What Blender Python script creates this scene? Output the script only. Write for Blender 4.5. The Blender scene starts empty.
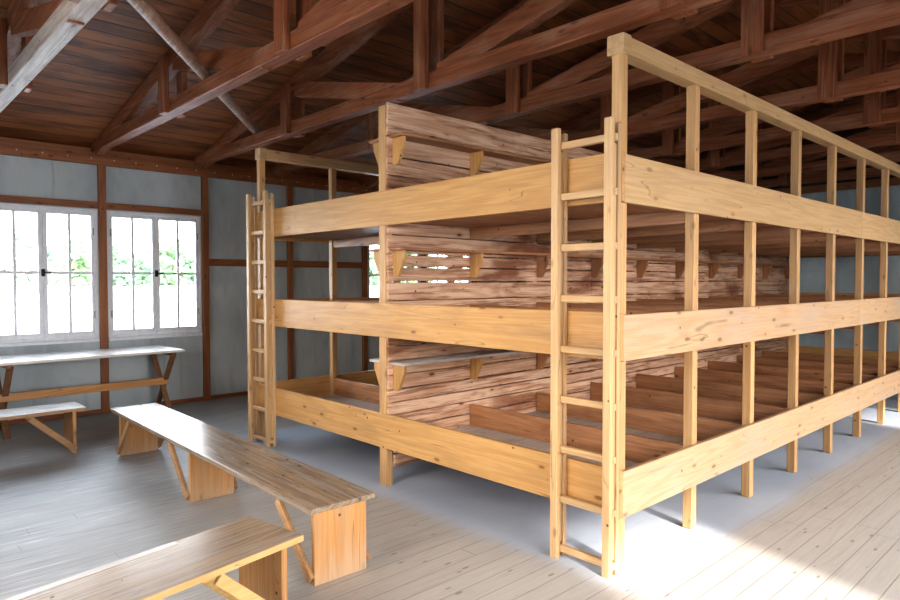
import bpy, bmesh, math, random
from mathutils import Vector, Matrix
random.seed(7)
scene = bpy.context.scene
COL = scene.collection
PI = math.pi

# ------------------------------------------------------------------ materials
class NT:
    def __init__(s, name):
        s.m = bpy.data.materials.new(name); s.m.use_nodes = True
        s.t = s.m.node_tree; s.t.nodes.clear()
        s.out = s.n('ShaderNodeOutputMaterial')
    def n(s, kind, **kw):
        nd = s.t.nodes.new(kind)
        for k, v in kw.items(): setattr(nd, k, v)
        return nd
    def put(s, sock, v):
        if isinstance(v, bpy.types.NodeSocket): s.t.links.new(v, sock)
        else: sock.default_value = v
    def math(s, op, a, b=0.0, c=0.0, clamp=False):
        nd = s.n('ShaderNodeMath', operation=op, use_clamp=clamp)
        s.put(nd.inputs[0], a); s.put(nd.inputs[1], b); s.put(nd.inputs[2], c)
        return nd.outputs[0]
    def ramp(s, v, a, b, lo=0.0, hi=1.0):
        nd = s.n('ShaderNodeMapRange', interpolation_type='SMOOTHSTEP')
        s.put(nd.inputs[0], v)
        for i, q in enumerate((a, b, lo, hi)): s.put(nd.inputs[i+1], q)
        return nd.outputs[0]
    def mix(s, f, a, b, blend='MIX'):
        nd = s.n('ShaderNodeMix', data_type='RGBA', blend_type=blend)
        s.put(nd.inputs[0], f)
        s.put(nd.inputs[6], a if isinstance(a, bpy.types.NodeSocket) else (*a, 1))
        s.put(nd.inputs[7], b if isinstance(b, bpy.types.NodeSocket) else (*b, 1))
        return nd.outputs[2]
    def mapping(s, v, scale, loc=(0,0,0)):
        nd = s.n('ShaderNodeMapping')
        s.put(nd.inputs[0], v); nd.inputs[1].default_value = loc; nd.inputs[3].default_value = scale
        return nd.outputs[0]
    def noise(s, v, scale=1.0, detail=3.0, rough=.55, dist=0.0):
        nd = s.n('ShaderNodeTexNoise')
        s.put(nd.inputs['Vector'], v); nd.inputs['Scale'].default_value = scale
        nd.inputs['Detail'].default_value = detail; nd.inputs['Roughness'].default_value = rough
        nd.inputs['Distortion'].default_value = dist
        return nd.outputs[0]
    def bsdf(s, col, rough=.5, bump=None, bstr=.2, bdist=.01, spec=.5, metal=0.0):
        b = s.n('ShaderNodeBsdfPrincipled')
        s.put(b.inputs['Base Color'], col if isinstance(col, bpy.types.NodeSocket) else (*col, 1))
        s.put(b.inputs['Roughness'], rough); b.inputs['Metallic'].default_value = metal
        b.inputs['Specular IOR Level'].default_value = spec
        if bump is not None:
            bn = s.n('ShaderNodeBump'); bn.inputs['Strength'].default_value = bstr
            bn.inputs['Distance'].default_value = bdist
            s.put(bn.inputs['Height'], bump); s.t.links.new(bn.outputs[0], b.inputs['Normal'])
        s.t.links.new(b.outputs[0], s.out.inputs[0])
        return b

_wood = {}
WOODS = {
    'brace':  ((.44,.25,.115), (.30,.155,.06), (.25,.17,.12), .8, .5, .5, .4),
    'pole':   ((.34,.22,.165), (.20,.115,.08), (.55,.46,.40), .6, .5, .5, .4),
    'worn': ((.56,.365,.215), (.45,.26,.13), (.46,.35,.27), 1.0, .6, .45, .5),
    # light, grain, stain, knot amount, stain amount, roughness, specular
    'pine': ((.57,.325,.125), (.44,.215,.065), (.34,.19,.085), 1.0, .45, .42, .5),
    'lath': ((.57,.37,.19), (.45,.26,.11), (.38,.25,.155), .7, .4, .45, .5),
    'post': ((.56,.34,.155), (.43,.225,.085), (.33,.19,.10), .7, .4, .45, .5),
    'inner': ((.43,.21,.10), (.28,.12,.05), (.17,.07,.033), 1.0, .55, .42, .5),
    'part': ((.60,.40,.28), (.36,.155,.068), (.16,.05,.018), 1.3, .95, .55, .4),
    'aged_glare': ((.56,.52,.49), (.42,.37,.33), (.34,.28,.24), .6, .5, .32, .6),  # grey aged boards, lightened to carry the glare on the bed tops
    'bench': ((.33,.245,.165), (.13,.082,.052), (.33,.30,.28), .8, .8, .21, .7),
    'panel': ((.56,.29,.11), (.38,.165,.05), (.40,.26,.15), .8, .6, .5, .4),
    'edge': ((.60,.40,.175), (.48,.28,.10), (.42,.29,.15), .6, .25, .45, .5),
    'truss': ((.25,.078,.028), (.11,.031,.011), (.36,.20,.125), .7, .45, .55, .35),
    'pale': ((.50,.42,.36), (.30,.21,.155), (.22,.13,.09), 1.0, .5, .55, .35),
    'trim': ((.34,.135,.055), (.20,.07,.027), (.15,.055,.024), .8, .4, .45, .4),
    'tabletop': ((.74,.70,.66), (.58,.51,.44), (.55,.50,.45), .5, .5, .25, .8),  # whitened: skylight glare on the tops is painted into this colour
    'tableleg': ((.30,.16,.085), (.18,.09,.045), (.14,.07,.04), .6, .5, .5, .4),
}
def wood(kind, axis='x'):
    key = (kind, axis)
    if key in _wood: return _wood[key]
    light, grain, stain, kn, sa, rough, spec = WOODS[kind]
    t = NT('wood_%s_%s' % key)
    tc = t.n('ShaderNodeTexCoord'); oi = t.n('ShaderNodeObjectInfo')
    rnd = oi.outputs['Random']
    off = t.n('ShaderNodeCombineXYZ')
    for i, k in enumerate((37.1, 61.7, 17.3)): t.put(off.inputs[i], t.math('MULTIPLY', rnd, k))
    va = t.n('ShaderNodeVectorMath', operation='ADD')
    t.put(va.inputs[0], tc.outputs['Object']); t.put(va.inputs[1], off.outputs[0])
    v = va.outputs[0]
    def sc(a, b): return tuple(a if c == axis else b for c in 'xyz')
    low = t.noise(t.mapping(v, sc(.30, 6.0)), 1, 2, .5, .3)
    ring = t.math('SINE', t.math('MULTIPLY', low, 75.0))
    ring = t.ramp(ring, -.2, 1.0)
    fine = t.noise(t.mapping(v, sc(3.0, 110.0)), 1, 3, .6)
    blot = t.noise(t.mapping(v, sc(1.3, 4.0)), 1, 4, .6, .4)
    vo = t.n('ShaderNodeTexVoronoi'); t.put(vo.inputs['Vector'], t.mapping(v, sc(3.4, 8.5))); vo.inputs['Scale'].default_value = 1
    knot = t.ramp(vo.outputs['Distance'], .06, .13, 1.0, 0.0)
    v2 = t.n('ShaderNodeTexVoronoi'); t.put(v2.inputs['Vector'], v); v2.inputs['Scale'].default_value = 7.0
    speck = t.ramp(v2.outputs['Distance'], .045, .075, 1.0, 0.0)
    halo = t.ramp(vo.outputs['Distance'], .08, .26, 1.0, 0.0)
    c = t.mix(t.math('MULTIPLY', ring, .42), light, grain)
    c = t.mix(t.math('MULTIPLY', t.ramp(fine, .42, .72), .55), c, grain)
    c = t.mix(t.math('MULTIPLY', t.ramp(blot, .48, .72), sa), c, stain)
    mid = t.noise(t.mapping(v, sc(1.8, 32.0)), 1, 4, .65)
    c = t.mix(t.math('MULTIPLY', t.ramp(mid, .50, .66), sa*.8), c, stain)
    c = t.mix(t.math('MULTIPLY', halo, .30*kn), c, grain)
    c = t.mix(t.math('MULTIPLY', knot, .8*kn), c, tuple(q*.33 for q in grain))
    c = t.mix(t.math('MULTIPLY', speck, .9), c, tuple(q*.15 for q in grain))
    if kind == 'panel':      # scuffed pale towards the floor
        sz = t.n('ShaderNodeSeparateXYZ'); t.put(sz.inputs[0], tc.outputs['Object'])
        wv = t.math('ADD', sz.outputs[2], t.math('MULTIPLY', t.math('SUBTRACT', mid, .5), .5))
        c = t.mix(t.ramp(wv, .0, .18, .6, 0.0), c, (.46,.34,.24))
    line = t.ramp(t.math('ABSOLUTE', t.math('SINE', t.math('MULTIPLY', low, 34.0))), .0, .11, 1.0, 0.0)
    gate = t.ramp(t.noise(t.mapping(v, sc(2.2, 5.0), (3, 9, 5)), 1, 3, .6), .44, .60)
    c = t.mix(t.math('MULTIPLY', t.math('MULTIPLY', line, gate), .62), c, tuple(q*.38 for q in grain))
    hs = t.n('ShaderNodeHueSaturation')
    t.put(hs.inputs['Value'], t.math('MULTIPLY_ADD', rnd, .22, .89)); t.put(hs.inputs['Color'], c)
    r = t.math('MULTIPLY_ADD', fine, .25, rough-.1)
    bmp = t.math('ADD', t.math('MULTIPLY', fine, .6), t.math('MULTIPLY', blot, .6))
    t.bsdf(hs.outputs[0], r, bmp, .12 if kind in ('bench', 'tabletop') else .25, .006, spec)
    _wood[key] = t.m
    return t.m

def plain(name, col, rough=.5, metal=0.0, var=.12, scale=12.0, spec=.5):
    t = NT(name); tc = t.n('ShaderNodeTexCoord')
    n = t.noise(tc.outputs['Object'], scale, 4)
    c = t.mix(t.ramp(n, .35, .7), col, tuple(q*(1-var) for q in col))
    t.bsdf(c, rough, n, .08, .004, spec, metal)
    return t.m

def floor_material():
    t = NT('floor_boards'); tc = t.n('ShaderNodeTexCoord'); v = tc.outputs['Object']
    sp = t.n('ShaderNodeSeparateXYZ'); t.put(sp.inputs[0], v)
    X, Y = sp.outputs[0], sp.outputs[1]
    W = .118
    row = t.math('DIVIDE', Y, W); idx = t.math('FLOOR', row); fr = t.math('FRACT', row)
    wn = t.n('ShaderNodeTexWhiteNoise', noise_dimensions='1D'); t.put(wn.inputs['W'], idx)
    pr = wn.outputs['Value']
    gap = t.math('MINIMUM', fr, t.math('SUBTRACT', 1.0, fr))
    gapm = t.ramp(gap, .008, .034, 1.0, 0.0)
    jx = t.math('FRACT', t.math('ADD', t.math('DIVIDE', X, 3.6), t.math('MULTIPLY', pr, 7.3)))
    jm = t.ramp(jx, .0006, .002, 1.0, 0.0)
    gapm = t.math('MAXIMUM', gapm, jm)
    cv = t.n('ShaderNodeCombineXYZ'); t.put(cv.inputs[0], t.math('ADD', X, t.math('MULTIPLY', pr, 91.0))); t.put(cv.inputs[1], Y); t.put(cv.inputs[2], pr)
    pv = cv.outputs[0]
    fine = t.noise(t.mapping(pv, (2.5, 70, 1)), 1, 4, .6)
    low = t.noise(t.mapping(pv, (.7, 9, 1)), 1, 3, .5, .5)
    ring = t.ramp(t.math('SINE', t.math('MULTIPLY', low, 50.0)), 0, 1)
    vo = t.n('ShaderNodeTexVoronoi'); t.put(vo.inputs['Vector'], t.mapping(pv, (4.5, 14, 1))); vo.inputs['Scale'].default_value = 1
    knot = t.ramp(vo.outputs['Distance'], .07, .15, 1.0, 0.0)
    blot = t.noise(t.mapping(v, (.55, .8, 1)), 1, 5, .6, .5)
    base = t.mix(t.math('MULTIPLY', ring, .35), (.46,.435,.405), (.385,.35,.315))
    base = t.mix(t.math('MULTIPLY', t.ramp(fine, .5, .75), .5), base, (.33,.285,.245))
    base = t.mix(t.math('MULTIPLY', pr, .25), base, (.53,.51,.485))
    base = t.mix(t.math('MULTIPLY', knot, .65), base, (.17,.12,.085))
    # greyer, scratched boards towards the window wall
    side = t.math('ADD', t.math('MULTIPLY', Y, .55), t.math('MULTIPLY', X, -.8))
    gm = t.ramp(t.math('ADD', side, t.math('MULTIPLY', blot, 1.2)), .2, 2.0)
    grey = t.mix(t.ramp(blot, .4, .65), (.30,.292,.282), (.42,.412,.405))
    grey = t.mix(t.math('MULTIPLY', t.ramp(fine, .5, .7), .45), grey, (.17,.145,.12))
    scr = t.noise(t.mapping(v, (2.0, 40, 1), (5, 3, 0)), 1, 2, .6)
    grey = t.mix(t.math('MULTIPLY', t.ramp(scr, .62, .70), .75), grey, (.62,.62,.63))
    base = t.mix(t.math('MULTIPLY', gm, .9), base, grey)
    # smoother boards beneath the bunks, bluish skylight painted into their colour
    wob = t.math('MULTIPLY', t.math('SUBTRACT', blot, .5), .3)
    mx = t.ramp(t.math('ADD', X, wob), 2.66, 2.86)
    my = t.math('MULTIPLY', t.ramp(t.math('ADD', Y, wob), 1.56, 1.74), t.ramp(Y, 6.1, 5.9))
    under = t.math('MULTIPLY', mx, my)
    under_skylight = t.mix(t.ramp(blot, .35, .65), (.40,.46,.555), (.50,.555,.64))
    base = t.mix(t.math('MULTIPLY', under, .93), base, under_skylight)
    gapc = t.math('MULTIPLY', gapm, t.math('MULTIPLY', t.math('MULTIPLY_ADD', under, -.5, .55), t.math('MULTIPLY_ADD', gm, -.6, 1.0)))
    base = t.mix(gapc, base, (.13,.10,.08))
    rough = t.math('ADD', t.math('MULTIPLY_ADD', fine, .3, .36), t.math('MULTIPLY', under, .05))
    h = t.math('SUBTRACT', t.math('MULTIPLY', fine, .5), t.math('MULTIPLY', gapm, 1.2))
    t.bsdf(base, rough, h, .25, .006, .5)
    return t.m

def roof_material():
    t = NT('roof_boarding'); tc = t.n('ShaderNodeTexCoord'); v = tc.outputs['Object']
    sp = t.n('ShaderNodeSeparateXYZ'); t.put(sp.inputs[0], v)
    X, Y = sp.outputs[0], sp.outputs[1]
    row = t.math('DIVIDE', Y, .155); idx = t.math('FLOOR', row); fr = t.math('FRACT', row)
    wn = t.n('ShaderNodeTexWhiteNoise', noise_dimensions='1D'); t.put(wn.inputs['W'], idx); pr = wn.outputs['Value']
    gap = t.ramp(t.math('MINIMUM', fr, t.math('SUBTRACT', 1.0, fr)), .03, .10, 1.0, 0.0)
    cv = t.n('ShaderNodeCombineXYZ'); t.put(cv.inputs[0], t.math('ADD', X, t.math('MULTIPLY', pr, 77.0))); t.put(cv.inputs[1], Y); t.put(cv.inputs[2], pr)
    fine = t.noise(t.mapping(cv.outputs[0], (2.0, 50, 1)), 1, 4, .6)
    blot = t.noise(t.mapping(cv.outputs[0], (1.4, 5, 1)), 1, 5, .6, .6)
    c = t.mix(t.ramp(blot, .35, .7), (.29,.095,.027), (.055,.018,.008))
    c = t.mix(t.math('MULTIPLY', pr, .4), c, (.38,.14,.044))
    c = t.mix(t.math('MULTIPLY', t.ramp(fine, .5, .75), .5), c, (.14,.06,.03))
    c = t.mix(t.math('MULTIPLY', gap, t.math('MULTIPLY_ADD', t.ramp(blot, .35, .6), .7, .2)), c, (.05,.025,.015))
    t.bsdf(c, .6, t.math('SUBTRACT', fine, gap), .35, .01, .3)
    return t.m

def wall_material():
    t = NT('grey_wall_panel'); tc = t.n('ShaderNodeTexCoord'); v = tc.outputs['Object']
    big = t.noise(t.mapping(v, (1.6, 1.6, .8)), 1, 5, .6, .4)
    streak = t.noise(t.mapping(v, (9, 9, 1.2)), 1, 4, .6, .3)
    spk = t.noise(v, 60, 2, .6)
    c = t.mix(t.ramp(big, .35, .65), (.39,.445,.475), (.53,.585,.615))
    c = t.mix(t.math('MULTIPLY', t.ramp(streak, .55, .75), .45), c, (.25,.28,.295))
    c = t.mix(t.math('MULTIPLY', t.ramp(streak, .42, .28), .4), c, (.60,.64,.66))
    c = t.mix(t.math('MULTIPLY', t.ramp(spk, .68, .75), .35), c, (.60,.61,.60))
    t.bsdf(c, .6, t.math('ADD', streak, t.math('MULTIPLY', spk, .3)), .15, .006, .35)
    return t.m

def glass_material():
    t = NT('window_glass'); tc = t.n('ShaderNodeTexCoord')
    tr = t.n('ShaderNodeBsdfTransparent'); gl = t.n('ShaderNodeBsdfGlossy')
    n = t.noise(tc.outputs['Object'], 3.0, 2)
    t.put(gl.inputs['Roughness'], t.ramp(n, .3, .7, .01, .03))
    fr = t.n('ShaderNodeFresnel'); fr.inputs[0].default_value = 1.45
    mx = t.n('ShaderNodeMixShader')
    t.put(mx.inputs[0], t.math('MULTIPLY', fr.outputs[0], .8))
    t.t.links.new(tr.outputs[0], mx.inputs[1]); t.t.links.new(gl.outputs[0], mx.inputs[2])
    t.t.links.new(mx.outputs[0], t.out.inputs[0])
    return t.m

def leaf_material():
    t = NT('tree_leaves'); tc = t.n('ShaderNodeTexCoord'); oi = t.n('ShaderNodeObjectInfo')
    n = t.noise(tc.outputs['Object'], .55, 6, .7)
    c = t.mix(t.ramp(n, .35, .65), (.055,.11,.045), (.15,.21,.10))
    c = t.mix(t.math('MULTIPLY', oi.outputs['Random'], .5), c, (.11,.20,.14))
    t.bsdf(c, .8, n, .5, .3, .2)
    return t.m

M_FLOOR, M_ROOF, M_WALL, M_GLASS, M_LEAF = floor_material(), roof_material(), wall_material(), glass_material(), leaf_material()
M_WHITE = plain('white_window_paint', (.80,.83,.88), .4, 0, .08, 25)
M_IRON = plain('black_iron', (.02,.02,.022), .45, .6)
M_HINGE = plain('grey_hinge_metal', (.32,.33,.34), .45, .7)
M_GRAVEL = plain('pale_gravel', (.80,.80,.78), .9, 0, .08, 3.0, .2)
M_BARK = plain('tree_bark', (.12,.09,.06), .9)
M_DARK = plain('dark_gable_boards', (.085,.045,.028), .7, 0, .4, 4.0, .3)
M_NAIL = plain('pale_nail_head', (.75,.72,.68), .4)

# ------------------------------------------------------------------ mesh helpers
def box(bm, x0, x1, y0, y1, z0, z1, bev=0.0, M=None):
    b = bm if (bev == 0 and M is None) else bmesh.new()
    v = [b.verts.new((x, y, z)) for x in (x0, x1) for y in (y0, y1) for z in (z0, z1)]
    for f in ((0,1,3,2), (4,6,7,5), (0,4,5,1), (2,3,7,6), (0,2,6,4), (1,5,7,3)): b.faces.new([v[i] for i in f])
    if b is not bm:
        if bev: bmesh.ops.bevel(b, geom=b.edges[:], offset=bev, segments=1, affect='EDGES', clamp_overlap=True)
        if M is not None: bmesh.ops.transform(b, matrix=M, verts=b.verts)
        merge(bm, b)
def merge(bm, b):
    me = bpy.data.meshes.new('tmp'); b.to_mesh(me); b.free(); bm.from_mesh(me); bpy.data.meshes.remove(me)
def plank(bm, p, q, w, t, up=(0,0,1), bev=.003):
    """a board from p to q: w wide across the direction nearest UP, t thick."""
    p, q = Vector(p), Vector(q); d = (q-p); L = d.length; d.normalize()
    s = d.cross(Vector(up)).normalized(); u = s.cross(d)
    M = Matrix(((d.x, s.x, u.x, p.x), (d.y, s.y, u.y, p.y), (d.z, s.z, u.z, p.z), (0,0,0,1)))
    box(bm, 0, L, -t/2, t/2, -w/2, w/2, bev, M)
def prism(bm, pts, axis, a0, a1):
    """extrude a polygon of 2-D points along AXIS between a0 and a1."""
    def P(u, v, a): return {'x': (a, u, v), 'y': (u, a, v), 'z': (u, v, a)}[axis]
    b = bmesh.new()
    A = [b.verts.new(P(u, v, a0)) for u, v in pts]; B = [b.verts.new(P(u, v, a1)) for u, v in pts]
    b.faces.new(A); b.faces.new(B[::-1]); n = len(pts)
    for i in range(n): b.faces.new((A[i], B[i], B[(i+1) % n], A[(i+1) % n]))
    bmesh.ops.recalc_face_normals(b, faces=b.faces[:])
    merge(bm, b)
def tube(bm, p, q, r, n=12):
    p, q = Vector(p), Vector(q); d = q-p
    M = Matrix.Translation((p+q)/2) @ d.to_track_quat('Z', 'Y').to_matrix().to_4x4()
    bmesh.ops.create_cone(bm, cap_ends=True, segments=n, radius1=r, radius2=r, depth=d.length, matrix=M)
def obj(name, bm, mat, parent=None, loc=(0,0,0)):
    me = bpy.data.meshes.new(name); bm.normal_update(); bm.to_mesh(me); bm.free()
    for m in (mat if isinstance(mat, (list, tuple)) else [mat]): me.materials.append(m)
    o = bpy.data.objects.new(name, me); COL.objects.link(o); o.location = loc
    if parent: o.parent = parent
    return o
def box_obj(name, dims, mat, parent=None, loc=(0,0,0), bev=.003):
    bm = bmesh.new(); box(bm, *dims, bev); return obj(name, bm, mat, parent, loc)
def tag(o, label, cat, group=None):
    o['label'] = label; o['category'] = cat
    if group: o['group'] = group
    return o
def thing(name, label, cat, loc=(0,0,0), rz=0.0, group=None):
    o = bpy.data.objects.new(name, None); COL.objects.link(o); o.empty_display_size = .1
    o.location = loc; o.rotation_euler = (0, 0, rz)
    return tag(o, label, cat, group)
def struct(o, label=None):
    o['kind'] = 'structure'
    if label: o['label'] = label
    return o
def dup_part(o, loc, parent=None):
    c = o.copy(); COL.objects.link(c); c.location = loc; c.parent = parent or o.parent
    return c
def copy_tree(o, parent=None):
    c = o.copy(); COL.objects.link(c)
    if parent: c.parent = parent
    for ch in [k for k in bpy.data.objects if k.parent == o]: copy_tree(ch, c)
    return c

# ------------------------------------------------------------------ the room
YW, YS = 8.12, -2.62            # window wall, opposite wall (inner faces)
XE, XB = 11.1, -2.1             # far end wall, wall behind the camera
YR = (YW + YS) / 2              # ridge
EAVE, SLOPE = 3.02, .2
RIDGE = EAVE + SLOPE*(YW-YR)
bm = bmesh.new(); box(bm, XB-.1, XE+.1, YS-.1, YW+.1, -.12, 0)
struct(obj('floor', bm, M_FLOOR), 'bare plank floor, worn pale, partly grey')
# roof boarding: two slopes
bm = bmesh.new()
o = .35
prism(bm, [(YW+o, EAVE-SLOPE*o), (YR, RIDGE), (YS-o, EAVE-SLOPE*o), (YS-o, EAVE-SLOPE*o+.05), (YR, RIDGE+.05), (YW+o, EAVE-SLOPE*o+.05)], 'x', XB-.1, XE+.1)
struct(obj('ceiling', bm, M_ROOF), 'dark red-brown boarded underside of the roof')

def wall_y(name, y0, y1, openings, mat, zt):
    bm = bmesh.new(); x = XB-.1
    for a, b, z0, z1 in sorted(openings):
        box(bm, x, a, y0, y1, 0, zt); box(bm, a, b, y0, y1, 0, z0); box(bm, a, b, y0, y1, z1, zt); x = b
    box(bm, x, XE+.1, y0, y1, 0, zt)
    return struct(obj(name, bm, mat))
def wall_x(name, x0, x1, openings, mat, zt):
    bm = bmesh.new(); y = YS
    for a, b, z0, z1 in sorted(openings):
        box(bm, x0, x1, y, a, 0, zt); box(bm, x0, x1, a, b, 0, z0); box(bm, x0, x1, a, b, z1, zt); y = b
    box(bm, x0, x1, y, YW, 0, zt)
    return struct(obj(name, bm, mat))
ZW0, ZW1 = .86, 2.315
WINS_L = [(-.105, .975), (1.085, 2.155), (2.255, 3.335), (5.885, 6.965), (7.075, 8.155)]
WINS_R = [(1.48, 2.61), (6.62, 7.72)]
WINS_B = [(-1.8, -.72), (.1, 1.18), (2.4, 3.48), (4.4, 5.48)]  # unseen windows behind the camera, added for extra sky light
wl = wall_y('wall_left', YW, YW+.1, [(a, b, ZW0, ZW1) for a, b in WINS_L], M_WALL, 3.0)
wl['label'] = 'blue-grey panelled wall with white windows'
wall_y('wall_right', YS-.1, YS, [(a, b, ZW0, ZW1) for a, b in WINS_R], M_WALL, 3.0)
wall_x('wall_front', XB-.1, XB, [(a, b, ZW0, ZW1) for a, b in WINS_B], M_WALL, 2.98)
wb = wall_x('wall_back', XE, XE+.1, [], M_WALL, 2.98); wb['label'] = 'plain grey end wall behind the bunks'
for i, (x0, x1) in enumerate(((XE, XE+.1), (XB-.1, XB))):   # dark boarded gables
    bm = bmesh.new(); prism(bm, [(YW, 2.98), (YW, EAVE+.01), (YR, RIDGE+.01), (YS, EAVE+.01), (YS, 2.98)], 'x', x0, x1)
    struct(obj('wall_gable_%d' % (i+1), bm, M_DARK))

# timber framing on the walls
tn = [0]
def trim(dims, axis, label=None, extra=None, kind='trim'):
    tn[0] += 1
    bm = bmesh.new(); box(bm, *dims, .003); mats = [wood(kind, axis)]
    if extra:
        n0 = len(bm.faces); extra(bm); bm.faces.ensure_lookup_table()
        for f in bm.faces[n0:]: f.material_index = 1
        mats.append(M_NAIL)
    return struct(obj('trim_%d' % tn[0], bm, mats), label)
def nails(bm):
    x = XB+.2
    while x < XE:
        bmesh.ops.create_uvsphere(bm, u_segments=6, v_segments=4, radius=.008, matrix=Matrix.Translation((x, YW-.052, 2.878))); x += .235
trim((XB, XE, YW-.05, YW, 2.815, 2.905), 'x', 'red-brown wall plate with pale nail heads', nails)
trim((XB, XE, YW-.012, YW, 2.905, 3.0), 'x', 'dark board between wall plate and roof')
trim((XB, XE, YS, YS+.05, 2.815, 2.905), 'x')
studs = [-2.5, -1.3, -.16, 1.03, 2.205, 3.385, 4.575, 5.835, 7.02, 8.2, 9.4, 10.55]
for x in studs: trim((x-.04, x+.04, YW-.045, YW, 0, 2.815), 'z', 'red-brown wall stud')
for a, b in zip(studs[:-1], studs[1:]):
    if any(abs(w0-a) < .12 for w0, w1 in WINS_L):
        trim((a+.04, b-.04, YW-.032, YW, 2.325, 2.40), 'x', 'red-brown head rail above a window')
    elif a > 3:
        trim((a+.04, b-.04, YW-.032, YW, 1.70, 1.79), 'x', 'red-brown middle rail on the grey wall')
struct(box_obj('baseboard_left', (XB, XE, YW-.02, YW, 0, .05), wood('trim', 'x')))
struct(box_obj('baseboard_back', (XE-.02, XE, YS, YW-.05, 0, .05), wood('trim', 'y')))
for y in (YS+1.3, YR-1.2, YR+1.2, YR+3.6): trim((XE-.04, XE, y-.04, y+.04, .05, 2.86), 'z')
trim((XE-.05, XE, YS+.05, YW-.05, 2.87, 2.98), 'y', 'dark plate above the end wall')

# windows: fixed frame, two sashes with two-by-two panes, latch, hinges, sill
wn_ = [0]
def window(width, sashes=True):
    wn_[0] += 1
    r = bpy.data.objects.new('window_%d' % wn_[0], None); COL.objects.link(r); struct(r)
    H = ZW1-ZW0
    bm = bmesh.new()
    for d in ((0, .03, 0, H), (width-.03, width, 0, H), (.03, width-.03, H-.03, H), (.03, width-.03, 0, .03)): box(bm, d[0], d[1], .0, .09, d[2], d[3], .002)
    obj('window_frame', bm, M_WHITE, r)
    mid = width/2
    for s, (a, b) in enumerate(((.032, mid-.001), (mid+.001, width-.032)) if sashes else ()):
        bm = bmesh.new(); z0, z1 = .032, H-.032
        st = .028 if True else 0
        la = .03 if s == 0 else .042; lb = .042 if s == 0 else .03
        box(bm, a, a+la, .005, .045, z0, z1, .003); box(bm, b-lb, b, .005, .045, z0, z1, .003)
        box(bm, a+la, b-lb, .005, .045, z1-.042, z1, .003); box(bm, a+la, b-lb, .005, .045, z0, z0+.055, .003)
        c = (a+la+b-lb)/2; zm = 1.60-ZW0
        box(bm, c-.014, c+.014, .006, .040, z0+.055, z1-.042); box(bm, a+la, b-lb, .008, .038, zm-.014, zm+.014)
        so = obj('sash', bm, M_WHITE, r)
        bm = bmesh.new(); box(bm, a+la, b-lb, .023, .027, z0+.055, z1-.042); obj('pane', bm, M_GLASS, so)
        bm = bmesh.new()
        hx = a+.008 if s == 0 else b-.008
        for z in (.27, H-.25): tube(bm, (hx, -.002, z-.04), (hx, -.002, z+.04), .007, 8)
        obj('hinge', bm, M_HINGE, so)
    if not sashes: return r
    bm = bmesh.new(); box(bm, mid-.018, mid+.018, -.012, .005, 1.56-ZW0, 1.64-ZW0, .004)
    tube(bm, (mid, -.03, 1.60-ZW0), (mid, 0, 1.60-ZW0), .009, 8); plank(bm, (mid-.01, -.03, 1.60-ZW0), (mid+.075, -.03, 1.605-ZW0), .018, .012)
    obj('latch', bm, M_IRON, r)
    bm = bmesh.new(); box(bm, -.0, width, -.03, .005, -.035, -.002, .004); obj('window_sill', bm, M_WHITE, r)
    return r
for k, (a, b) in enumerate(WINS_L):
    w = window(b-a); w.location = (a, YW-.005, ZW0)
    w['label'] = 'white two-sash window in the grey wall'
for a, b in WINS_R:
    w = window(b-a, False); w.location = (b, YS+.005, ZW0); w.rotation_euler.z = PI
for a, b in WINS_B:
    w = window(b-a); w.location = (XB+.005, a, ZW0); w.rotation_euler.z = PI/2

# ------------------------------------------------------------------ roof trusses
PY = [5.80, 3.76, 2*YR-3.76, 2*YR-5.80]
def zraf(y): return 3.08 + SLOPE*(7.04-y) if y > YR else 3.08 + SLOPE*(7.04-(2*YR-y))
TLAB = ['roof truss with whitewashed tie beam, crossing over the foreground benches',
        'brown roof truss over the post between the two bright windows, pole brace behind it',
        'brown roof truss touching the top of the bunk partition end post',
        'red-brown roof truss passing just behind the bunk corner post top',
        'red-brown roof truss over the bunks, fifth one counted from the whitewashed truss',
        'dark roof truss over the bunks, sixth one counted from the whitewashed truss',
        'dark roof truss over the bunks, seventh one counted from the whitewashed truss',
        'dark roof truss over the bunks, last but one before the grey end wall',
        'dark roof truss nearest the grey end wall']
proto = None
for i, x in enumerate([1.0, 2.155, 3.315, 4.36, 5.80, 7.035, 8.2, 9.4, 10.5]):
    mk = i == 0 or i == 1
    if mk:
        k = 'pale' if i == 0 else 'truss'
        r = thing('roof_truss', TLAB[i], 'roof truss', (x, YR, 2.95), 0, 'timber roof trusses')
        def T(y, z): return (0, y-YR, z-2.95)
        bm = bmesh.new(); box(bm, -.055, .055, YS-YR+.02, YW-YR-.02, 0, .118, .006); obj('tie_beam', bm, wood(k, 'y'), r)
        for s in (1, -1):
            def S(y): return y if s > 0 else 2*YR-y
            bm = bmesh.new(); a, b = 7.95, YR
            za, zb = zraf(a), zraf(b)-.0
            prism(bm, [(S(a)-YR, za-2.95), (S(b)-YR, zb-2.95), (S(b)-YR, zb+.147-2.95), (S(a)-YR, za+.147-2.95)], 'x', -.05, .05)
            obj('rafter', bm, wood('truss', 'y'), r)
            bm = bmesh.new(); plank(bm, (0, S(5.68)-YR, 3.37-2.95), (0, S(4.08)-YR, 3.005-2.95), .14, .08); obj('strut', bm, wood('truss', 'y'), r)
        bm = bmesh.new(); plank(bm, (0, 3.62-YR, 3.04-2.95), (0, PY[2]-YR, 3.44-2.95), .14, .085); obj('strut', bm, wood('truss', 'y'), r)
        for y in PY:
            bm = bmesh.new()
            for sx in (-1, 1):
                x0 = .056 if sx > 0 else -.101
                box(bm, x0, x0+.045, y-YR-.065, y-YR+.065, -.006, zraf(y)+.1-2.95, .004)
            obj('truss_post', bm, wood('truss', 'z'), r)
        if i == 1: proto = r
    else:
        r = copy_tree(proto); r.location.x = x; r['label'] = TLAB[i]
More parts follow.
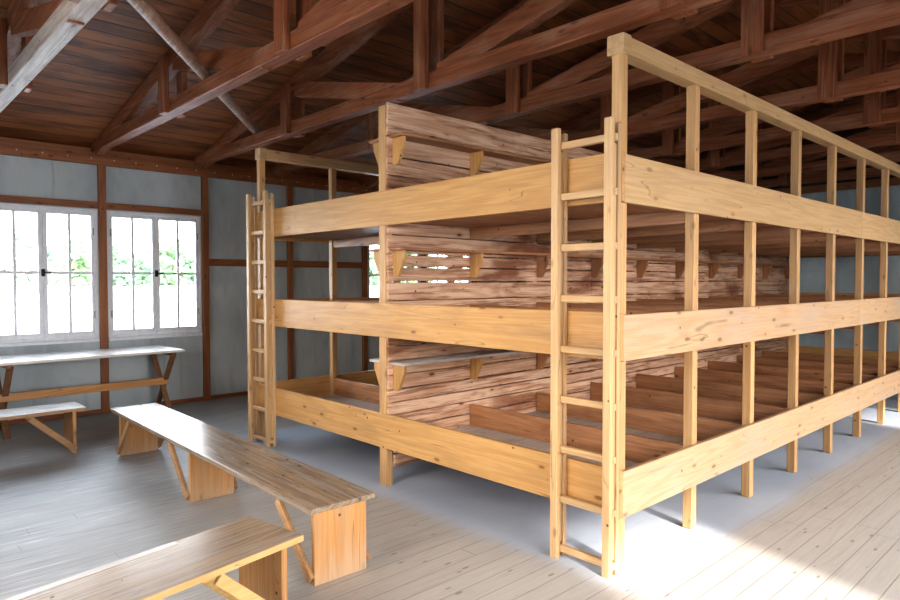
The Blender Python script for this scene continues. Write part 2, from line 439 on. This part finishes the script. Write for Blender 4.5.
bm = bmesh.new(); tube(bm, (.92, 3.52, 3.112), (3.36, 6.62, 3.112), .042, 14)
tag(obj('brace_pole', bm, wood('pole', 'y')), 'weathered round brace pole lying diagonally across three roof tie beams', 'brace')

# ------------------------------------------------------------------ the bunk block
BX0, BX1 = 2.892, 10.62
Y0, Y1 = 1.812, 5.83           # outer faces of the long sides
PMID = 3.81
PX = [2.958] + [2.958 + .80 + .8475*k for k in range(9)]
bunk = thing('bunk_bed', 'long three-tier pine bunk bed block with posts, side boards and a boarded middle partition', 'bunk bed', (BX0, PMID, 0))
BO = Vector((BX0, PMID, 0))
def rel(*d): return (d[0]-BO.x, d[1]-BO.x, d[2]-BO.y, d[3]-BO.y, d[4], d[5])
def bpart(name, dims, mat, bev=.003, parent=bunk): return box_obj(name, rel(*dims), mat, parent, (0,0,0), bev)
TIERS = [(.277, .520), (1.089, 1.328), (1.902, 2.147)]
# posts of both long sides
pm = bmesh.new(); box(pm, -.03, .03, -.03, .03, 0, 2.665, .004)
first = None
for sy, yc in ((0, Y0+.058), (1, Y1-.058)):
    for k, x in enumerate(PX):
        l = (x-BO.x+(.0 if k else .002), yc-BO.y, 0)
        if first is None: first = obj('post', pm, wood('post', 'z'), bunk, l)
        else: dup_part(first, l)
for yc in (Y0+.062, Y1-.062):
    bpart('top_rail', (BX0+.105, BX1, yc-.045, yc+.045, 2.665, 2.755), wood('lath', 'x'))
    bpart('cap_block', (BX0+.03, BX0+.105, yc-.05, yc+.05, 2.66, 2.762), wood('lath', 'x'))
# partition: end post, posts and horizontal boards with open gaps
for x in (2.932, PX[2], PX[4], PX[6], PX[8], BX1-.045):
    bm = bmesh.new(); box(bm, -.03, .03, -.04, .04, 0, 2.775, .003)
    obj('partition_post', bm, wood('post' if x < 3 else 'part', 'z'), bunk, (x-BO.x, 0, 0))
bm = bmesh.new(); z = .135
rr = random.Random(3)
while z < 2.60:
    h = rr.choice((.082, .09, .086, .098, .13)); h = min(h, 2.60-z)
    g = rr.choice((.009, .010, .012, .011))
    if h > .03:
        x = 2.965 if z < .27 else 2.908
        for a, b in ((x, 5.45), (5.455, 8.05), (8.055, BX1)):
            dz = rr.uniform(-.002, .002)
            box(bm, a-BO.x, b-BO.x, -.062, -.040, z+dz, z+h+dz, .003)
    z += h + g
for a, b in ((2.908, 6.9), (6.905, BX1)): box(bm, a-BO.x, b-BO.x, -.064, -.040, 2.605, 2.79, .004)
obj('partition', bm, wood('part', 'x'), bunk)
# shelves with brackets on both faces of the partition
brm = bmesh.new()
prism(brm, [(0, 0), (-.125, 0), (-.125, -.05), (-.055, -.19), (0, -.19)], 'x', -.0125, .0125)
bproto = obj('bracket', brm, wood('pine', 'z'), None)
bproto_used = False
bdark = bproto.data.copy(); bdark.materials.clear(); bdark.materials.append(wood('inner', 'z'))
for zs in (.895, 1.725, 2.535):
    for side in (-1, 1):
        yb = -.064 if side < 0 else .042
        sh = bmesh.new()
        if side < 0: box(sh, .03, BX1-BO.x, yb-.15, yb, zs, zs+.02, .003)
        else: box(sh, .03, BX1-BO.x, yb, yb+.15, zs, zs+.02, .003)
        so = obj('shelf', sh, wood('aged_glare' if zs < 1 else 'inner', 'x'), bunk)
        for k, x in enumerate(PX):
            c = bproto if not bproto_used else bproto.copy()
            if bproto_used: COL.objects.link(c)
            bproto_used = True
            c.parent = so
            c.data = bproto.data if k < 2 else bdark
            c.location = (x-BO.x + (.005 if k == 0 else 0), yb, zs); c.rotation_euler.z = 0 if side < 0 else PI
# tiers
RB = ('worn', 'worn', 'lath')
for ti, (z0, z1) in enumerate(TIERS):
    bpart('side_board', (BX0+.029, 6.98, Y0, Y0+.028, z0, z1-.0), wood(RB[ti], 'x'))
    bpart('side_board', (6.983, BX1, Y0, Y0+.028, z0, z1-.0), wood(RB[ti], 'x'))
    bpart('side_board', (BX0+.029, BX1, Y1-.028, Y1, z0, z1), wood('pine', 'x'))
    bpart('end_board', (BX0, BX0+.028, Y0, Y1-.02, z0+.004, z1+.012), wood('pine', 'y'))
    bpart('end_board', (BX1-.028, BX1, Y0+.03, Y1-.03, z0, z1), wood('pine', 'y'))
    zb = z0 + .052
    for ya, yb in ((Y0+.092, PMID-.066), (PMID+.042, Y1-.092)):
        bm = bmesh.new(); n = 14; w = (yb-ya)/n
        for q in range(n): box(bm, BX0+.03-BO.x, BX1-.03-BO.x, ya+q*w+.0025-BO.y, ya+(q+1)*w-.0025-BO.y, zb-.024, zb, .002)
        bm.normal_update()
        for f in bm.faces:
            if f.normal.z < -.5: f.material_index = 1  # brown undersides; only the tops take the glare-lightened grey
        obj('bed_planks', bm, [wood('aged_glare', 'x'), wood('inner', 'x')], bunk)
        dv = jo = None
        for k, x in enumerate(PX):
            if k and k < 9 + 1 and x < BX1-.1:
                l = (x-.006-BO.x, 0, 0)
                if dv is None:
                    b2 = bmesh.new(); box(b2, -.0125, .0125, ya-BO.y, yb-BO.y, zb, zb+.172, .003)
                    dv = obj('divider', b2, wood('inner', 'y'), bunk, l)
                else: dup_part(dv, l)
            if ti and k:
                xx = x
                if jo is None:
                    b2 = bmesh.new(); box(b2, -.02, .02, ya-.05-BO.y, yb-BO.y, zb-.105, zb-.025, .003)
                    jo = obj('joist', b2, wood('inner', 'y'), bunk, (xx-BO.x, 0, 0))
                else: dup_part(jo, (xx-BO.x, 0, 0))

# ------------------------------------------------------------------ ladders
def make_ladder():
    r = thing('ladder', 'tall pine ladder of paired laths against the near right corner of the bunks', 'ladder', (0,0,0), 0, 'ladders on the end of the bunks')
    sm = bmesh.new(); box(sm, 0, .031, -.0225, .0225, 0, 2.315, .003); s0 = obj('stile', sm, wood('lath', 'z'), r, (-.092, -.165, 0))
    dup_part(s0, (-.092, .165, 0))
    bmx = bmesh.new(); box(bmx, 0, .029, -.0225, .0225, 0, 2.295, .003); s1 = obj('stile', bmx, wood('lath', 'z'), r, (-.030, -.165, 0))
    dup_part(s1, (-.030, .165, 0))
    km = bmesh.new(); box(km, -.0605, -.0305, -.013, .013, .08, 2.19, .002); k0 = obj('spacer', km, wood('lath', 'z'), r, (0, -.165, 0))
    dup_part(k0, (0, .165, 0))
    rm = bmesh.new(); box(rm, -.06, -.0305, -.187, .187, -.019, .019, .004)
    r0 = None
    for k in range(9):
        z = .05 + .2715*k
        if r0 is None: r0 = obj('rung', rm, wood('lath', 'y'), r, (0, 0, z))
        else: dup_part(r0, (0, 0, z))
    return r
la = make_ladder(); la.location = (BX0-.001, 2.0, 0)
lb = copy_tree(la); lb.location = (BX0-.001, 5.575, 0); lb['label'] = 'tall pine ladder of paired laths against the bunk end nearest the window wall'

# ------------------------------------------------------------------ benches and table
def make_bench(label, L, panels, loc, rz, edge='edge', br='edge', top='bench'):
    r = thing('bench', label, 'bench', loc, rz, 'low wooden plank benches')
    bm = bmesh.new(); box(bm, -L/2, L/2, -.19, .19, .374, .400, .004); obj('seat', bm, wood(top, 'x'), r)
    bm = bmesh.new()
    for s in (-1, 1): box(bm, -L/2+.002, L/2-.002, s*.1915-.0015, s*.1915+.0015, .373, .3985)
    obj('edge_strip', bm, wood(edge, 'x'), r)
    for x, dirs in panels:
        bm = bmesh.new(); box(bm, x-.015, x+.015, -.155, .155, 0, .373, .004); p = obj('leg_panel', bm, wood('panel', 'z'), r)
        for d in dirs:
            for s in (-1, 1):
                bm = bmesh.new(); y = s*.168
                plank(bm, (x-d*.005, y, .035), (x+d*.335, y, .352), .05, .024); obj('brace', bm, wood(br, 'x'), r)
    return r
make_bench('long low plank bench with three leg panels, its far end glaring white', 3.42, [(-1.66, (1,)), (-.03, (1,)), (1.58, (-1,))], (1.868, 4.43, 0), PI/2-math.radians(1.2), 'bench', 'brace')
L = 3.0; a = math.radians(10.0); ex, ey = 1.425, 2.67
make_bench('low plank bench nearest the camera, pale streak along its far edge', L, [(L/2-.075, (-1,)), (-L/2+.075, (1,))], (ex-math.cos(a)*L/2, ey-math.sin(a)*L/2, 0), a)
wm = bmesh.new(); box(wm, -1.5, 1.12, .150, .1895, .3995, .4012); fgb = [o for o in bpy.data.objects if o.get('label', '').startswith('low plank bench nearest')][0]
obj('pale_edge', wm, wood('aged_glare', 'x'), fgb)['label'] = 'pale strip along the far edge of the seat'  # thin paler strip laid on the seat's far edge
L = 2.6
make_bench('short white-looking low bench standing in front of the table under the windows', L, [(L/2-.085, (-1,)), (-L/2+.085, (1,))], (1.575-L/2, 6.535, 0), 0, 'brace', 'brace', 'tabletop')  # seat shares the tabletop colour with its painted skylight

t = thing('trestle_table', 'narrow long table on crossed trestle legs against the window wall', 'table', (1.84, 7.67, 0), math.radians(2.0))
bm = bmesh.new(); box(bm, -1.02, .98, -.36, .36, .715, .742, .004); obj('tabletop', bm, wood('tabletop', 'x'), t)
for x in (-.68, .87):
    for s in (-1, 1):
        bm = bmesh.new(); plank(bm, (x+s*.017, s*.26, .0), (x+s*.017, -s*.27, .70), .055, .030, (1,0,0)); 
        o = obj('leg', bm, wood('tableleg', 'z'), t)
    bm = bmesh.new(); box(bm, x-.02, x+.02, -.30, .30, .675, .714, .003); obj('cleat', bm, wood('tableleg', 'y'), t)
bm = bmesh.new(); box(bm, -.72, .91, -.045, -.02, .325, .405, .003); obj('stretcher', bm, wood('panel', 'x'), t)

# ------------------------------------------------------------------ outside
bm = bmesh.new(); box(bm, -500, 700, -500, 700, -.5, -.35); struct(obj('ground', bm, M_GRAVEL), 'white glaring gravel yard outside')
def make_tree(seed):
    rr = random.Random(seed)
    r = thing('tree', 'distant green tree beyond the white yard, seen through the windows', 'tree', (0,0,0), 0, 'distant trees outside the windows')
    bm = bmesh.new(); bmesh.ops.create_cone(bm, cap_ends=True, segments=8, radius1=.5, radius2=.3, depth=8, matrix=Matrix.Translation((0,0,4))); obj('trunk', bm, M_BARK, r)
    bm = bmesh.new()
    for k in range(46):
        z = rr.uniform(1.0, 16); s = (1-abs(z-7)/11)
        rad = 5.5*s*math.sqrt(rr.random()); an = rr.uniform(0, 2*PI)
        bmesh.ops.create_icosphere(bm, subdivisions=2, radius=rr.uniform(1.0, 2.1), matrix=Matrix.Translation((rad*math.cos(an), rad*math.sin(an), z)))
    for v in bm.verts: v.co += Vector((rr.uniform(-.35,.35), rr.uniform(-.35,.35), rr.uniform(-.35,.35)))
    obj('crown', bm, M_LEAF, r)
    return r
tp = [make_tree(s) for s in (1, 2, 3)]
rr = random.Random(11)
k = 0
for deg0 in [x*1.15 for x in range(0, 36)]:
    ang = math.radians(49 + deg0 ); d = 300+(k%3)*30
    o = tp[k] if k < 3 else copy_tree(tp[k % 3])
    o.location = (d*math.cos(ang), d*math.sin(ang), -.35); sc = rr.uniform(.75, 1.2)
    o.scale = (sc*1.15, sc*1.15, sc); o.rotation_euler.z = rr.uniform(0, 6)
    k += 1

# ------------------------------------------------------------------ light
w = bpy.data.worlds.new('sky'); scene.world = w; w.use_nodes = True
nt = w.node_tree; nt.nodes.clear()
bg = nt.nodes.new('ShaderNodeBackground'); ow = nt.nodes.new('ShaderNodeOutputWorld'); nt.links.new(bg.outputs[0], ow.inputs[0])
gt = nt.nodes.new('ShaderNodeTexCoord'); sp = nt.nodes.new('ShaderNodeSeparateXYZ'); nt.links.new(gt.outputs['Generated'], sp.inputs[0])
rp = nt.nodes.new('ShaderNodeValToRGB'); nt.links.new(sp.outputs[2], rp.inputs[0])
rp.color_ramp.elements[0].color = (1, .98, .95, 1); rp.color_ramp.elements[1].color = (.62, .80, 1, 1)
rp.color_ramp.elements[1].position = .7
nt.links.new(rp.outputs[0], bg.inputs[0]); bg.inputs[1].default_value = 14.5

sun = bpy.data.lights.new('sun', 'SUN'); sun.energy = 11.0; sun.angle = math.radians(2.5); sun.color = (1, .95, .87)
so = bpy.data.objects.new('sun', sun); COL.objects.link(so)
so.rotation_euler = Vector((.28, 1.0, -.47)).to_track_quat('-Z', 'Y').to_euler()
def portal(loc, dirv, w_, h_):
    l = bpy.data.lights.new('window_portal', 'AREA'); l.shape = 'RECTANGLE'; l.size = w_; l.size_y = h_
    l.cycles.is_portal = True
    o = bpy.data.objects.new('window_portal', l); COL.objects.link(o); o.location = loc
    o.rotation_euler = Vector(dirv).to_track_quat('-Z', 'Z').to_euler()
zc, hh = (ZW0+ZW1)/2, ZW1-ZW0
for a, b in WINS_L: portal(((a+b)/2, YW+.12, zc), (0,-1,0), b-a, hh)
for a, b in WINS_R: portal(((a+b)/2, YS-.12, zc), (0,1,0), b-a, hh)
for a, b in WINS_B: portal((XB-.12, (a+b)/2, zc), (1,0,0), b-a, hh)

def fill_lamp(loc, dirv, w_, h_, e, col):  # added fill lamps, out of view, brightening the room from two walls
    l = bpy.data.lights.new('unseen_fill', 'AREA'); l.shape = 'RECTANGLE'; l.size = w_; l.size_y = h_; l.energy = e; l.color = col; l.spread = math.radians(92)
    o = bpy.data.objects.new('unseen_fill', l); COL.objects.link(o); o.location = loc
    o.rotation_euler = Vector(dirv).to_track_quat('-Z', 'Z').to_euler()
fill_lamp((4.2, YS+.2, 1.75), (.05, 1, -.50), 9.0, 1.3, 195, (1, .97, .94))
fill_lamp((XB+.2, 2.6, 1.75), (1, .05, -.42), 5.5, 1.3, 76, (1, .94, .86))

# ------------------------------------------------------------------ camera
cd = bpy.data.cameras.new('camera'); cam = bpy.data.objects.new('camera', cd); COL.objects.link(cam)
F, PITCH, YAW, ROLL = 651.87, .0284, .8163, -.001
cd.sensor_width = 36; cd.lens = F*36/900; cd.clip_start = .05; cd.clip_end = 2000
fw = Vector((math.cos(YAW)*math.cos(PITCH), math.sin(YAW)*math.cos(PITCH), -math.sin(PITCH)))
rt = Vector((math.sin(YAW), -math.cos(YAW), 0)); up = rt.cross(fw)
c_, s_ = math.cos(ROLL), math.sin(ROLL)
rt, up = c_*rt + s_*up, -s_*rt + c_*up
cam.matrix_world = Matrix(((rt.x, up.x, -fw.x, 0), (rt.y, up.y, -fw.y, 0), (rt.z, up.z, -fw.z, 1.5), (0,0,0,1)))
scene.camera = cam
scene.view_settings.view_transform = 'Standard'
scene.view_settings.look = 'Medium High Contrast'
scene.view_settings.exposure = 0.0
